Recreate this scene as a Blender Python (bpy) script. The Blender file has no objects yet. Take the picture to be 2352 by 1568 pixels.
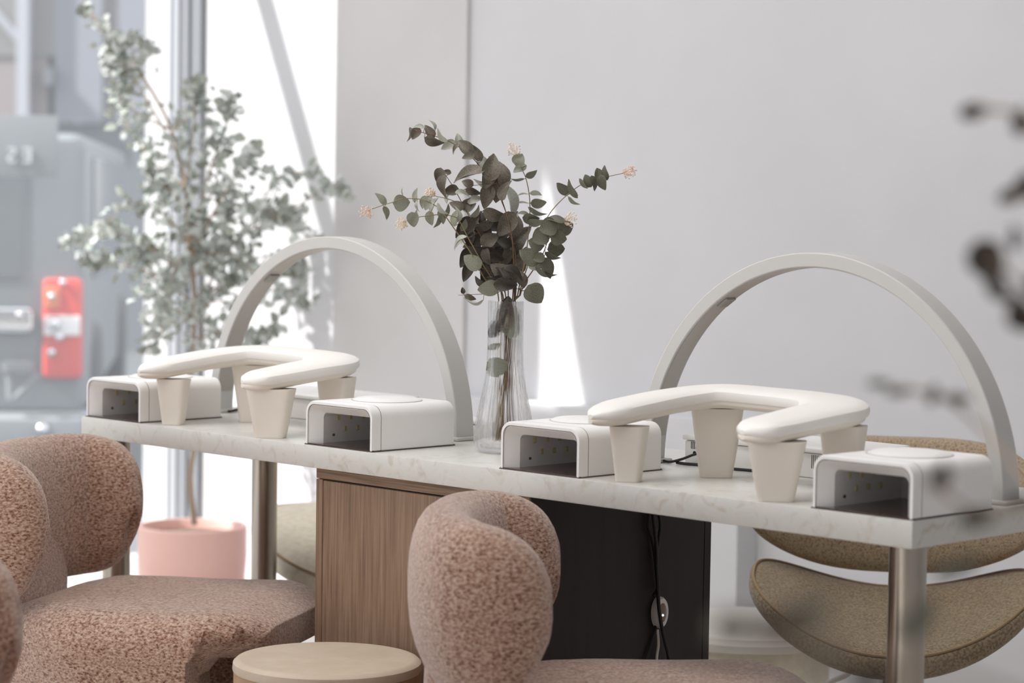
import bpy, bmesh, math, random
from mathutils import Vector, Matrix, Quaternion
random.seed(7)
SC = bpy.context.scene
COL = SC.collection

# ------------------------------------------------------------------ camera, world, sun, exposure
CAM = Vector((1.97369, -2.80330, 1.193))
AR = Vector((0.710321, 0.703704, 0.015662)).normalized()
AF = Vector((-0.701930, 0.709834, -0.058566)).normalized()
AU = AR.cross(AF).normalized()
AR = AF.cross(AU).normalized()
FPX = 5550.0
cam_data = bpy.data.cameras.new('camera')
cam = bpy.data.objects.new('camera', cam_data)
COL.objects.link(cam)
m = Matrix((AR, AU, -AF)).transposed().to_4x4()
m.translation = CAM
cam.matrix_world = m
cam_data.sensor_width = 36.0
cam_data.lens = FPX / 2352.0 * 36.0
cam_data.dof.use_dof = True
cam_data.dof.focus_distance = 4.15
cam_data.dof.aperture_fstop = 3.7
cam_data.clip_end = 200
SC.camera = cam

SUN_DIR = Vector((1.0, 2.0, -2.25)).normalized()          # direction the light travels
sd = bpy.data.lights.new('sun', 'SUN')
sd.energy = 9.0
sd.angle = math.radians(0.53)
sd.color = (1.0, 0.985, 0.96)
sun = bpy.data.objects.new('sun', sd)
COL.objects.link(sun)
sun.rotation_euler = SUN_DIR.to_track_quat('-Z', 'Y').to_euler()

w = bpy.data.worlds.new('world')
SC.world = w
w.use_nodes = True
wn = w.node_tree
bg = wn.nodes['Background']
tc = wn.nodes.new('ShaderNodeTexCoord')
sx = wn.nodes.new('ShaderNodeSeparateXYZ')
cr = wn.nodes.new('ShaderNodeValToRGB')
cr.color_ramp.elements[0].position = 0.45
cr.color_ramp.elements[0].color = (0.62, 0.62, 0.62, 1)
cr.color_ramp.elements[1].position = 0.62
cr.color_ramp.elements[1].color = (0.94, 0.955, 1.0, 1)
mp = wn.nodes.new('ShaderNodeMapRange')
mp.inputs['From Min'].default_value = -1
mp.inputs['From Max'].default_value = 1
wn.links.new(tc.outputs['Generated'], sx.inputs[0])
wn.links.new(sx.outputs['Z'], mp.inputs['Value'])
wn.links.new(mp.outputs[0], cr.inputs[0])
wn.links.new(cr.outputs[0], bg.inputs[0])
bg.inputs[1].default_value = 1.7

# soft ceiling light panels over the work area (above the frame)
for (lx, ly, lw_, ll_, pw) in ((-1.6, -.6, 3.2, 1.2, 62), (-1.0, -3.2, 3.2, 1.2, 40)):
    ad = bpy.data.lights.new('ceiling_panel', 'AREA')
    ad.shape = 'RECTANGLE'
    ad.size = lw_
    ad.size_y = ll_
    ad.energy = pw
    ad.color = (1.0, 0.985, 0.975)
    ao = bpy.data.objects.new('ceiling_panel', ad)
    COL.objects.link(ao)
    ao.location = (lx, ly, 3.6)

vs = SC.view_settings
vs.view_transform = 'Standard'
vs.look = 'None'
vs.gamma = 1.0
vs.use_curve_mapping = False
vs.exposure = 0.0
SC.cycles.max_bounces = 10
SC.cycles.diffuse_bounces = 5
SC.cycles.transparent_max_bounces = 24
SC.cycles.transmission_bounces = 10
SC.cycles.sample_clamp_indirect = 6.0
SC.cycles.caustics_reflective = False
SC.cycles.caustics_refractive = True
SC.cycles.blur_glossy = 0.5
try:
    SC.cycles.use_denoising = True
    SC.cycles.denoiser = 'OPENIMAGEDENOISE'
except Exception:
    pass


def ray(x, y):
    return AR * (x - 1176) / FPX - AU * (y - 784) / FPX + AF


def at(x, y, t):
    return CAM + ray(x, y) * t


def atY(x, y, Y):
    r = ray(x, y)
    return CAM + r * ((Y - CAM.y) / r.y)


def atX(x, y, X):
    r = ray(x, y)
    return CAM + r * ((X - CAM.x) / r.x)


def atZ(x, y, z):
    r = ray(x, y)
    return CAM + r * ((z - CAM.z) / r.z)


# ------------------------------------------------------------------ materials
def srgb(c):
    return tuple(((v / 255.0) / 12.92 if v / 255.0 <= 0.04045 else ((v / 255.0 + 0.055) / 1.055) ** 2.4) for v in c) + (1,)


def mat(name, col=(200, 200, 200), rough=0.5, metal=0.0, **kw):
    mt = bpy.data.materials.new(name)
    mt.use_nodes = True
    b = mt.node_tree.nodes['Principled BSDF']
    b.inputs['Base Color'].default_value = srgb(col)
    b.inputs['Roughness'].default_value = rough
    b.inputs['Metallic'].default_value = metal
    for k, v in kw.items():
        b.inputs[k.replace('_', ' ')].default_value = v
    return mt


def noise_mat(name, cols, scale=20, stretch=(1, 1, 1), rough=0.6, bump=0.0, bump_scale=None, detail=6, pos=None, dist=0.0, bump_dist=0.002, **kw):
    """base colour from a noise through a ramp, optional noise bump"""
    mt = mat(name, cols[0], rough, **kw)
    nt = mt.node_tree
    b = nt.nodes['Principled BSDF']
    t = nt.nodes.new('ShaderNodeTexCoord')
    mpn = nt.nodes.new('ShaderNodeMapping')
    mpn.inputs['Scale'].default_value = stretch
    n = nt.nodes.new('ShaderNodeTexNoise')
    n.inputs['Scale'].default_value = scale
    n.inputs['Detail'].default_value = detail
    n.inputs['Distortion'].default_value = dist
    r = nt.nodes.new('ShaderNodeValToRGB')
    nt.links.new(t.outputs['Object'], mpn.inputs[0])
    nt.links.new(mpn.outputs[0], n.inputs['Vector'])
    nt.links.new(n.outputs['Fac'], r.inputs[0])
    if pos is None:
        pos = [0.35 + 0.3 * i / (len(cols) - 1) for i in range(len(cols))]
    el = r.color_ramp.elements
    while len(el) < len(cols):
        el.new(0.5)
    for i, c in enumerate(cols):
        el[i].position = pos[i]
        el[i].color = srgb(c)
    nt.links.new(r.outputs[0], b.inputs['Base Color'])
    if bump:
        n2 = nt.nodes.new('ShaderNodeTexNoise')
        n2.inputs['Scale'].default_value = bump_scale or scale
        n2.inputs['Detail'].default_value = 4
        nt.links.new(mpn.outputs[0], n2.inputs['Vector'])
        bp = nt.nodes.new('ShaderNodeBump')
        bp.inputs['Strength'].default_value = bump
        bp.inputs['Distance'].default_value = bump_dist
        nt.links.new(n2.outputs['Fac'], bp.inputs['Height'])
        nt.links.new(bp.outputs[0], b.inputs['Normal'])
    return mt


M = {}
M['wall'] = noise_mat('white_plaster', [(211, 211, 213), (215, 215, 218)], 3, rough=0.85, bump=0.05, bump_scale=60)
M['wall_sand'] = noise_mat('off_white_plaster', [(207, 205, 205), (212, 210, 210)], 3, rough=0.85, bump=0.05, bump_scale=60)
M['ceiling'] = mat('ceiling_paint', (230, 230, 230), 0.9)
M['floor'] = noise_mat('pale_floor', [(205, 200, 194), (214, 210, 205)], 4, rough=0.35)
M['marble'] = noise_mat('cream_marble', [(196, 190, 178), (206, 203, 197), (211, 209, 204), (208, 206, 201)], 26, rough=0.28, detail=9, pos=[0.30, 0.40, 0.5, 0.7], dist=1.6)
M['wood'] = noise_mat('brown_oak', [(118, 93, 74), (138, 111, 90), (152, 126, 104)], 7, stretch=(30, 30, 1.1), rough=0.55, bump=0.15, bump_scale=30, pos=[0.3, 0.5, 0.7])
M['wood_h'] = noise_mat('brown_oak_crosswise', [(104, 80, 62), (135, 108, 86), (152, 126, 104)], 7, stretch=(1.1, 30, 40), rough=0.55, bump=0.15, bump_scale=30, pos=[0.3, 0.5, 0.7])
M['wood_shaded'] = noise_mat('shaded_oak', [(29, 16, 9), (38, 23, 14)], 7, stretch=(9, 9, 0.7), rough=0.6)  # same oak, with the shade under the tabletop put into its colour
M['plastic'] = mat('white_plastic', (242, 240, 238), 0.32)
M['plastic_in'] = mat('white_plastic_inside', (238, 232, 226), 0.25)
M['cream'] = mat('cream_leatherette', (240, 236, 231), 0.5)
M['cream_leg'] = mat('cream_lacquer', (234, 226, 215), 0.5)
M['arch'] = mat('satin_grey_white_metal', (200, 198, 195), 0.42)
M['arch_in'] = mat('frosted_diffuser', (178, 172, 165), 0.35)
M['led'] = mat('amber_led_chip', (214, 200, 158), 0.3, 0.0)
M['plate'] = mat('brown_mirror_plate', (96, 78, 70), 0.12, 0.5)
M['seam'] = mat('dark_seam', (70, 58, 52), 0.6)
M['black'] = mat('black_rubber', (18, 14, 12), 0.5)
M['steel'] = mat('brushed_steel', (176, 168, 158), 0.28, 1.0)
M['alu'] = mat('grey_aluminium', (138, 141, 146), 0.5, 0.0)
M['alu_dark'] = mat('dark_aluminium', (108, 114, 118), 0.5, 0.0)
M['alu_light'] = mat('pale_aluminium', (170, 173, 178), 0.5, 0.0)
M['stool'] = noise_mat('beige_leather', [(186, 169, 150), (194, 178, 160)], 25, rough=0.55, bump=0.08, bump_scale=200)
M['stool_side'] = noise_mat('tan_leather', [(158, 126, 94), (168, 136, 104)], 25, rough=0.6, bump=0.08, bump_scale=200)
M['pot'] = mat('pink_ceramic', (238, 194, 184), 0.5)
M['soil'] = noise_mat('soil', [(110, 92, 80), (140, 120, 105)], 60, rough=0.9)
M['bark'] = mat('pale_bark', (172, 152, 134), 0.8)
M['stem'] = mat('brown_stem', (112, 84, 62), 0.6)
M['stem_g'] = mat('olive_stem', (140, 124, 88), 0.6)
M['flower'] = mat('cream_blossom', (246, 230, 212), 0.7)
M['flower_p'] = mat('pink_blossom', (240, 216, 200), 0.7)
M['white_seat'] = mat('white_stool_leather', (212, 207, 200), 0.5)
M['asphalt'] = mat('street_asphalt', (84, 87, 89), 0.9)


def fabric(name, cols, pos, scale, stretch, sheen, bump, bump_scale=420):
    mt = noise_mat(name, cols, scale, stretch=stretch, rough=0.95, bump=bump, bump_scale=bump_scale, pos=pos, detail=3, bump_dist=0.004)
    b = mt.node_tree.nodes['Principled BSDF']
    b.inputs['Sheen Weight'].default_value = sheen
    b.inputs['Sheen Roughness'].default_value = 0.45
    b.inputs['Sheen Tint'].default_value = (0.95, 0.88, 0.84, 1)
    b.inputs['Specular IOR Level'].default_value = 0.1
    return mt


M['boucle'] = fabric('pink_brown_boucle', [(102, 60, 45), (160, 121, 101), (188, 155, 136), (216, 193, 176)], [0.31, 0.42, 0.54, 0.72], 170, (1, 1, 1.6), 1.0, 0.8, 380)
M['knit'] = fabric('taupe_knit', [(136, 114, 90), (172, 153, 127), (186, 168, 143)], [0.34, 0.46, 0.62], 260, (1, 1, 1), 0.3, 0.7, 420)
M['piping'] = mat('taupe_piping', (150, 126, 96), 0.8)
M['felt'] = fabric('cream_felt', [(202, 193, 174), (212, 204, 186)], [0.4, 0.6], 60, (1, 1, 1), 0.3, 0.1)


def leaf_mat(name, c1, c2, rough=0.55, trans=0.0):
    mt = noise_mat(name, [c1, c2], 30, rough=rough, detail=4)
    return mt


M['leaf_g'] = leaf_mat('grey_green_leaf', (124, 126, 108), (154, 156, 140))
M['leaf_v'] = leaf_mat('dark_green_leaf', (84, 84, 69), (112, 111, 95))
M['leaf_d'] = leaf_mat('dried_brown_leaf', (90, 83, 72), (128, 120, 107))
M['leaf_l'] = leaf_mat('pale_silver_leaf', (158, 160, 148), (184, 184, 174))
M['leaf_k'] = leaf_mat('dark_dried_leaf', (50, 43, 37), (78, 69, 60))
M['leaf_t'] = leaf_mat('tree_leaf_grey', (140, 147, 136), (176, 182, 172))
M['leaf_t2'] = leaf_mat('tree_leaf_pale', (182, 190, 184), (214, 218, 214))
M['leaf_f'] = leaf_mat('foreground_leaf', (50, 42, 34), (72, 62, 52))


def pane_mat():
    mt = bpy.data.materials.new('window_glass')
    mt.use_nodes = True
    nt = mt.node_tree
    nt.nodes.clear()
    out = nt.nodes.new('ShaderNodeOutputMaterial')
    tr = nt.nodes.new('ShaderNodeBsdfTransparent')
    gl = nt.nodes.new('ShaderNodeBsdfGlossy')
    gl.inputs['Roughness'].default_value = 0.02
    tl = nt.nodes.new('ShaderNodeBsdfTranslucent')
    tl.inputs['Color'].default_value = (0.85, 0.9, 0.95, 1)
    lw = nt.nodes.new('ShaderNodeLayerWeight')             # facing term: the same from both sides of the pane
    lw.inputs['Blend'].default_value = 0.5
    fr = nt.nodes.new('ShaderNodeMath')
    fr.operation = 'POWER'
    fr.inputs[1].default_value = 5.0
    nt.links.new(lw.outputs['Facing'], fr.inputs[0])
    m1 = nt.nodes.new('ShaderNodeMixShader')
    m1.inputs[0].default_value = 0.07                      # veiling haze of the bright view, mixed into the pane
    m2 = nt.nodes.new('ShaderNodeMixShader')
    nt.links.new(tr.outputs[0], m1.inputs[1])
    nt.links.new(tl.outputs[0], m1.inputs[2])
    nt.links.new(fr.outputs[0], m2.inputs[0])
    nt.links.new(m1.outputs[0], m2.inputs[1])
    nt.links.new(gl.outputs[0], m2.inputs[2])
    nt.links.new(m2.outputs[0], out.inputs[0])
    return mt


M['pane'] = pane_mat()
mt = mat('clear_glass', (255, 255, 255), 0.0)
mt.node_tree.nodes['Principled BSDF'].inputs['Transmission Weight'].default_value = 1.0
mt.node_tree.nodes['Principled BSDF'].inputs['IOR'].default_value = 1.42
nt = mt.node_tree
tr_ = nt.nodes.new('ShaderNodeBsdfTransparent')
mx_ = nt.nodes.new('ShaderNodeMixShader')
mx_.inputs[0].default_value = 0.5                          # thin clear wall: half passes straight through
nt.links.new(tr_.outputs[0], mx_.inputs[1])
nt.links.new(nt.nodes['Principled BSDF'].outputs[0], mx_.inputs[2])
nt.links.new(mx_.outputs[0], nt.nodes['Material Output'].inputs[0])
M['glass'] = mt


# ------------------------------------------------------------------ mesh helpers
def V(*a):
    return Vector(a)


def mk(name, verts, faces, material, parent=None, loc=None, smooth=True, sharp=None):
    me = bpy.data.meshes.new(name)
    me.from_pydata([tuple(v) for v in verts], [], faces)
    me.update()
    bm = bmesh.new()
    bm.from_mesh(me)
    bmesh.ops.recalc_face_normals(bm, faces=bm.faces)
    bm.to_mesh(me)
    bm.free()
    if smooth:
        for p in me.polygons:
            p.use_smooth = True
        if sharp:
            me.set_sharp_from_angle(angle=math.radians(sharp))
    me.materials.append(material)
    o = bpy.data.objects.new(name, me)
    COL.objects.link(o)
    if parent:
        o.parent = parent
    if loc is not None:
        o.location = loc
    return o


def empty(name, loc, rz=0.0):
    o = bpy.data.objects.new(name, None)
    o.location = loc
    o.rotation_euler = (0, 0, rz)
    o.empty_display_size = 0.1
    COL.objects.link(o)
    return o


def tag(o, label=None, cat=None, group=None, kind=None):
    if label:
        o['label'] = label
    if cat:
        o['category'] = cat
    if group:
        o['group'] = group
    if kind:
        o['kind'] = kind
    return o


def thing(name, loc, label, cat, group=None, rz=0.0):
    return tag(empty(name, loc, rz), label, cat, group)


class MB:
    """collects shapes, builds one mesh object"""
    def __init__(s):
        s.v = []
        s.f = []

    def add(s, vs, fs):
        n = len(s.v)
        s.v += [Vector(v) for v in vs]
        s.f += [tuple(i + n for i in f) for f in fs]
        return s

    def box(s, x0, x1, y0, y1, z0, z1, bev=0.0, seg=2):
        bm = bmesh.new()
        bmesh.ops.create_cube(bm, size=1.0)
        for v in bm.verts:
            v.co = Vector(((x0 + x1) / 2 + v.co.x * (x1 - x0), (y0 + y1) / 2 + v.co.y * (y1 - y0), (z0 + z1) / 2 + v.co.z * (z1 - z0)))
        if bev > 0:
            bmesh.ops.bevel(bm, geom=list(bm.edges), offset=bev, segments=seg, profile=0.6, affect='EDGES')
        bm.verts.index_update()
        s.add([v.co.copy() for v in bm.verts], [[v.index for v in f.verts] for f in bm.faces])
        bm.free()
        return s

    def loft(s, rings, closed=True, cap=True):
        n = len(rings[0])
        vs = [p for r in rings for p in r]
        fs = []
        for i in range(len(rings) - 1):
            for j in range(n if closed else n - 1):
                k = (j + 1) % n
                fs.append((i * n + j, i * n + k, (i + 1) * n + k, (i + 1) * n + j))
        if cap:
            fs.append(tuple(range(n))[::-1])
            fs.append(tuple((len(rings) - 1) * n + j for j in range(n)))
        return s.add(vs, fs)

    def lathe(s, prof, seg=48, c=(0, 0, 0), flute=0, amp=0.0, cap=True):
        rings = []
        for r, z in prof:
            ring = []
            for j in range(seg):
                a = 2 * math.pi * j / seg
                rr = r * (1 + amp * math.cos(flute * a)) if flute else r
                ring.append(Vector((c[0] + rr * math.cos(a), c[1] + rr * math.sin(a), c[2] + z)))
            rings.append(ring)
        return s.loft(rings, True, cap)

    def tube(s, pts, rad, seg=8, closed=False):
        pts = [Vector(p) for p in pts]
        n = len(pts)
        rads = rad if isinstance(rad, (list, tuple)) else [rad] * n
        rings = []
        up = Vector((0, 0, 1))
        prev = None
        for i, p in enumerate(pts):
            if closed:
                d = pts[(i + 1) % n] - pts[i - 1]
            else:
                d = pts[min(i + 1, n - 1)] - pts[max(i - 1, 0)]
            if d.length < 1e-9:
                d = Vector((0, 0, 1))
            d.normalize()
            if prev is None:
                a = up if abs(d.dot(up)) < 0.9 else Vector((1, 0, 0))
                u = d.cross(a).normalized()
            else:
                u = (prev - d * prev.dot(d)).normalized()
            prev = u
            v = d.cross(u)
            rings.append([p + (u * math.cos(2 * math.pi * j / seg) + v * math.sin(2 * math.pi * j / seg)) * rads[i] for j in range(seg)])
        if closed:
            rings.append(rings[0])
            return s.loft(rings, True, False)
        return s.loft(rings, True, True)

    def sphere(s, c, r, nu=8, nv=5):
        rings = []
        for i in range(1, nv):
            ph = math.pi * i / nv
            rings.append([Vector(c) + Vector((math.sin(ph) * math.cos(2 * math.pi * j / nu), math.sin(ph) * math.sin(2 * math.pi * j / nu), math.cos(ph))) * r for j in range(nu)])
        return s.loft(rings, True, True)

    def build(s, name, material, parent=None, loc=None, smooth=True, sharp=35):
        return mk(name, s.v, s.f, material, parent, loc, smooth, sharp)


def cc(c, e):
    return math.copysign(abs(c) ** e, c)


def superq(a, b, c, e1=0.5, e2=0.6, fn=None, nu=64, nv=28):
    """closed cushion: superellipsoid with optional deformation"""
    rings = []
    for i in range(1, nv):
        et = -math.pi / 2 + math.pi * i / nv
        ring = []
        for j in range(nu):
            om = 2 * math.pi * j / nu
            p = Vector((a * cc(math.cos(et), e1) * cc(math.cos(om), e2), b * cc(math.cos(et), e1) * cc(math.sin(om), e2), c * cc(math.sin(et), e1)))
            ring.append(fn(p) if fn else p)
        rings.append(ring)
    return MB().loft(rings, True, True)


def smooth_path(pts, n=24):
    """Catmull-Rom through pts"""
    pts = [Vector(p) for p in pts]
    P = [2 * pts[0] - pts[1]] + pts + [2 * pts[-1] - pts[-2]]
    out = []
    segs = len(pts) - 1
    for i in range(segs):
        k = max(2, n // segs)
        for j in range(k):
            t = j / k
            p0, p1, p2, p3 = P[i:i + 4]
            out.append(0.5 * ((2 * p1) + (p2 - p0) * t + (2 * p0 - 5 * p1 + 4 * p2 - p3) * t * t + (3 * p1 - p0 - 3 * p2 + p3) * t ** 3))
    out.append(pts[-1])
    return out


# ------------------------------------------------------------------ setting
YB = 1.95       # back wall
YP = 1.936       # face of the shallow pier
XW = atY(331, 600, 1.95).x      # window wall
ZC = 4.3
XE, YF = 4.2, -6.0
xp = atY(765, 600, YP).x       # left edge of the wall pier
xq = atY(1065, 600, YP).x


def struct(name, mb, material, parent=None, **kw):
    o = mb.build(name, material, parent, **kw)
    if parent is None:
        o['kind'] = 'structure'
    return o


struct('floor', MB().box(XW - .1, XE + .1, YF, YB + .1, -.1, 0), M['floor'], smooth=False)
struct('wall_back', MB().box(XW, XE + .1, YB, YB + .12, 0, ZC), M['wall'], smooth=False)
struct('trim_1', MB().box(xp, xq, YP, YB, 0, ZC, .004), M['wall_sand'], smooth=False)
struct('wall_front', MB().box(-1.0, XE + .1, YF - .1, YF, 0, ZC), M['wall'], smooth=False)
struct('wall_right', MB().box(XE, XE + .1, YF, YB, 0, ZC), M['wall'], smooth=False)
# ceiling with an added unseen opening, shaped to cast the triangular sun patch
tri = []
for (X, z) in ((atY(1253, 392, YB).x, atY(1253, 392, YB).z), (atY(1245, 930, YB).x, 0.5), (atY(1350, 930, YB).x + .01, 0.5)):
    k = (ZC - z) / 2.25
    tri.append((X - k, YB - 2 * k))
A, B, C3 = tri
cx0, cx1, cy0, cy1 = XW - .1, XE + .1, YF, YB + .1
T = 0.06
verts = [(cx0, cy0), (cx1, cy0), (cx1, cy1), (cx0, cy1), A, B, C3]
fc = [(0, 1, 6, 5), (1, 2, 4, 6), (2, 3, 4), (3, 0, 5, 4)]
vv = [(x, y, ZC) for x, y in verts] + [(x, y, ZC + T) for x, y in verts]
ff = [tuple(f) for f in fc] + [tuple(i + 7 for i in f) for f in fc] + [(4, 5, 12, 11), (5, 6, 13, 12), (6, 4, 11, 13), (0, 1, 8, 7), (1, 2, 9, 8), (2, 3, 10, 9), (3, 0, 7, 10)]
tag(mk('ceiling', vv, ff, M['ceiling'], smooth=False), kind='structure')
# window wall: tall shop window beside the back wall, a solid pier, then the lower shop front towards the street door
y0 = YP - 2 * (xp - XW) - .19
struct('wall_left', MB().box(XW - .1, XW, -.75, y0, 0, ZC).box(XW - .1, XW, YF, -.75, 2.45, ZC), M['wall'], smooth=False)
win = empty('window_1', (XW + .008, (y0 + YB) / 2, 0))
win['kind'] = 'structure'
hw = (YB - y0) / 2
MB().box(-.006, .006, -hw, hw, 0.0, ZC).build('pane', M['pane'], win, smooth=False)
fr = MB().box(-.02, .0, -hw, hw, 3.085, 3.222)
fr.box(-.06, .0, -hw, -hw + .05, 0, ZC)
fr.build('window_frame', M['alu'], win, smooth=False)
win2 = empty('window_2', (XW - .05, (YF - .75) / 2, 0))
win2['kind'] = 'structure'
hw2 = (-.75 - YF) / 2
MB().box(-.006, .006, -hw2, hw2, 0, 2.45).build('pane', M['pane'], win2, smooth=False)
f2 = MB()
for k in range(4):
    yy = -hw2 + k * 2 * hw2 / 3
    f2.box(-.03, .04, yy - .03, yy + .03, 0, 2.45)
f2.build('window_frame', M['alu'], win2, smooth=False)
# slim aluminium post fixed to the back wall in the corner
xa, xb = atY(387, 600, 1.93).x, atY(456, 600, 1.93).x
post = tag(empty('trim_2', (xa, 1.93, 0)), kind='structure')
wd = xb - xa
MB().box(0, wd * .14, .0, .019, 0, ZC).build('channel', M['alu_dark'], post, smooth=False)  # darker tone stands in for the shade on the post's left edge
MB().box(wd * .14, wd * .34, -.006, .019, 0, ZC).build('channel', M['alu_light'], post, smooth=False)
MB().box(wd * .34, wd * .62, .0, .019, 0, ZC).build('channel', M['alu'], post, smooth=False)
MB().box(wd * .62, wd * .74, .006, .019, 0, ZC).build('channel', M['alu_dark'], post, smooth=False)
MB().box(wd * .74, wd, .0, .019, 0, ZC).build('channel', M['alu'], post, smooth=False)
# low ledge along the foot of the back wall
xl = atY(1692, 1300, 1.87).x
zl = atY(1300, 930, 1.90).z
struct('trim_3', MB().box(xq, xl, 1.87, YB, 0, zl, .003), M['wall'], smooth=False)

# ------------------------------------------------------------------ outside
struct('ground', MB().box(-60, XW - .1, -40, 60, -.16, -.06), M['asphalt'], smooth=False)
gp = (at(160, 200, 19.0)); bl = thing('building', (gp.x, gp.y, -.06), 'pale grey and beige building across the street, seen through the window', 'building')
bl.rotation_euler = (0, 0, math.atan2(AR.y, AR.x))
S19 = 19.0 / FPX


def bb(x0, x1, yt, yb, d0, d1, mb=None):
    """box on the facade plane from picture offsets around x=160"""
    mb = mb or MB()
    z = lambda y: (CAM.z + .06) - (y - 434) * S19
    return mb.box((x0 - 160) * S19, (x1 - 160) * S19, d0, d1, max(z(yb), 0), z(yt))


mw1 = mat('facade_grey', (124, 122, 120), .9); mw2 = mat('facade_pink', (138, 128, 126), .9); mw3 = mat('facade_pale', (132, 134, 142), .9)
mw4 = mat('facade_dark', (100, 105, 108), .9); mw5 = mat('pale_post', (164, 166, 172), .8)
bb(-900, 125, -1400, 122, 0, .5).build('wall_panel', mw1, bl, smooth=False)
bb(-900, 110, 122, 275, .02, .5).build('wall_panel', mw2, bl, smooth=False)
bb(125, 235, -1400, 275, .0, .5).build('wall_panel', mw3, bl, smooth=False)
bb(235, 270, -1400, 275, .04, .5).build('wall_panel', mw1, bl, smooth=False)
bb(270, 900, -1400, 275, .0, .5).build('wall_panel', mw3, bl, smooth=False)
bb(-900, 900, 275, 1500, .05, .5).build('wall_panel', mw4, bl, smooth=False)
bb(44, 72, -1400, 262, -.12, 0).build('post', mw5, bl, smooth=False)
br = MB()
z = lambda y: (CAM.z + .06) - (y - 434) * S19
p0, p1 = V((-40 - 160) * S19, -.06, z(-10)), V((50 - 160) * S19, -.06, z(90))
br.tube([p0, p1], .035, 6)
br.build('brace', mw5, bl)
bb(108, 128, 150, 190, -.15, 0).build('wall_lamp', mw4, bl, smooth=False)

# van parked outside with its tail lamp towards the window
vp = atZ(195, 1090, -.06); vp = at(195, 700, 10.6)
van = thing('van', (vp.x, vp.y, -.06), 'grey van with a tall red tail lamp parked outside the window', 'van', rz=math.atan2(AR.y, AR.x) + .12)
VS = 10.6 / FPX
mv = mat('grey_van_paint', (122, 127, 130), .45); mg = mat('van_glass', (112, 117, 120), .25); mr = mat('red_lamp_lens', (214, 70, 60), .3)
mo = mat('amber_lens', (226, 126, 84), .3); mwh = mat('clear_lens', (240, 240, 240), .1); mch = mat('chrome_trim', (225, 228, 230), .15, 1.0)
zz = lambda y: (CAM.z + .06) - (y - 436) * VS


def vx(x):
    return (x - 195) * VS


MB().box(vx(-900), vx(196), 0, 4.6, .28, zz(300), .07, 3).build('body', mv, van)
MB().box(vx(-700), vx(60), -.012, .1, zz(640), zz(330), .03, 3).build('rear_window', mg, van)
MB().box(vx(197) - .02, vx(197) + .012, .5, 3.9, zz(640), zz(350), .004).build('side_window', mg, van)
lamp = MB().box(vx(100), vx(190), -.045, .12, zz(862), zz(632), .03, 3).build('tail_lamp', mr, van)
MB().box(vx(104), vx(186), -.055, -.03, zz(762), zz(716), .006).build('lamp_lens', mwh, lamp)
MB().box(vx(104), vx(140), -.055, -.03, zz(700), zz(650), .01).build('lamp_lens', mo, lamp)
MB().box(vx(-700), vx(78), -.05, .05, zz(755), zz(700), .02, 3).build('chrome_bar', mch, van)
MB().box(vx(-900), vx(205), -.14, .3, zz(1040), zz(940), .05, 3).build('bumper', mat('pale_bumper', (130, 134, 137), .5), van)
tb = MB().box(vx(15), vx(82), -.16, -.1, zz(845), zz(820), .008).tube([V(vx(30), -.13, zz(845)), V(vx(34), -.13, zz(905))], .018, 8).tube([V(vx(95), -.13, zz(850)), V(vx(40), -.13, zz(905))], .018, 8)
tb.build('tow_bracket', mat('pale_bracket', (130, 133, 136), .4), van)
for yy in (.75, 3.7):
    wl = MB()
    wl.lathe([(.0, -.1), (.30, -.1), (.33, -.07), (.33, .07), (.30, .1), (.0, .1)][1:-1], 28)
    wo = wl.build('wheel', M['black'], van, loc=(vx(190) - .06, yy, .33))
    wo.rotation_euler = (0, math.pi / 2, 0)
for (x, y, r) in ((105, 298, .022), (146, 640, .016), (122, 672, .016), (105, 972, .03), (128, 735, .03), (140, 765, .02), (50, 716, .016), (122, 800, .02)):
    MB().sphere((vx(x), -.06 if y < 900 else -.15, zz(y)), r, 16, 10).build('glint_ball', mch, van)  # small mirror balls added to give sun glints on the van

# mirrored sign letters standing on a bar in front of the van roof
cu = bpy.data.curves.new('sign_letter', 'FONT')
cu.body = 'ES'
cu.size = .094
cu.extrude = .006
cu.space_character = 1.45
tmp = bpy.data.objects.new('tmp', cu)
COL.objects.link(tmp)
dg = bpy.context.evaluated_depsgraph_get()
me = bpy.data.meshes.new_from_object(tmp.evaluated_get(dg))
bpy.data.objects.remove(tmp)
sp = at(76, 376, 10.3)
sg = thing('shop_sign', (sp.x, sp.y, sp.z), 'pale lettering seen in reverse on a grey board outside the window', 'sign', rz=math.atan2(AR.y, AR.x))
me.materials.append(mat('pale_lettering', (190, 194, 196), .6))
lt = bpy.data.objects.new('lettering', me)
COL.objects.link(lt)
lt.parent = sg
lt.matrix_local = Matrix.Rotation(math.pi / 2, 4, 'X') @ Matrix.Scale(-1, 4, (1, 0, 0))
MB().box(-.8, .10, .012, .03, -.06, .20, .004).build('board', mat('grey_board', (120, 124, 127), .7), sg)
MB().box(-.5, -.46, .03, .06, -.5, .0).build('bracket', mv, sg)
sg.location = at(76, 374, 10.2)

# ------------------------------------------------------------------ potted tree by the window
LEAFS = {}


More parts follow.
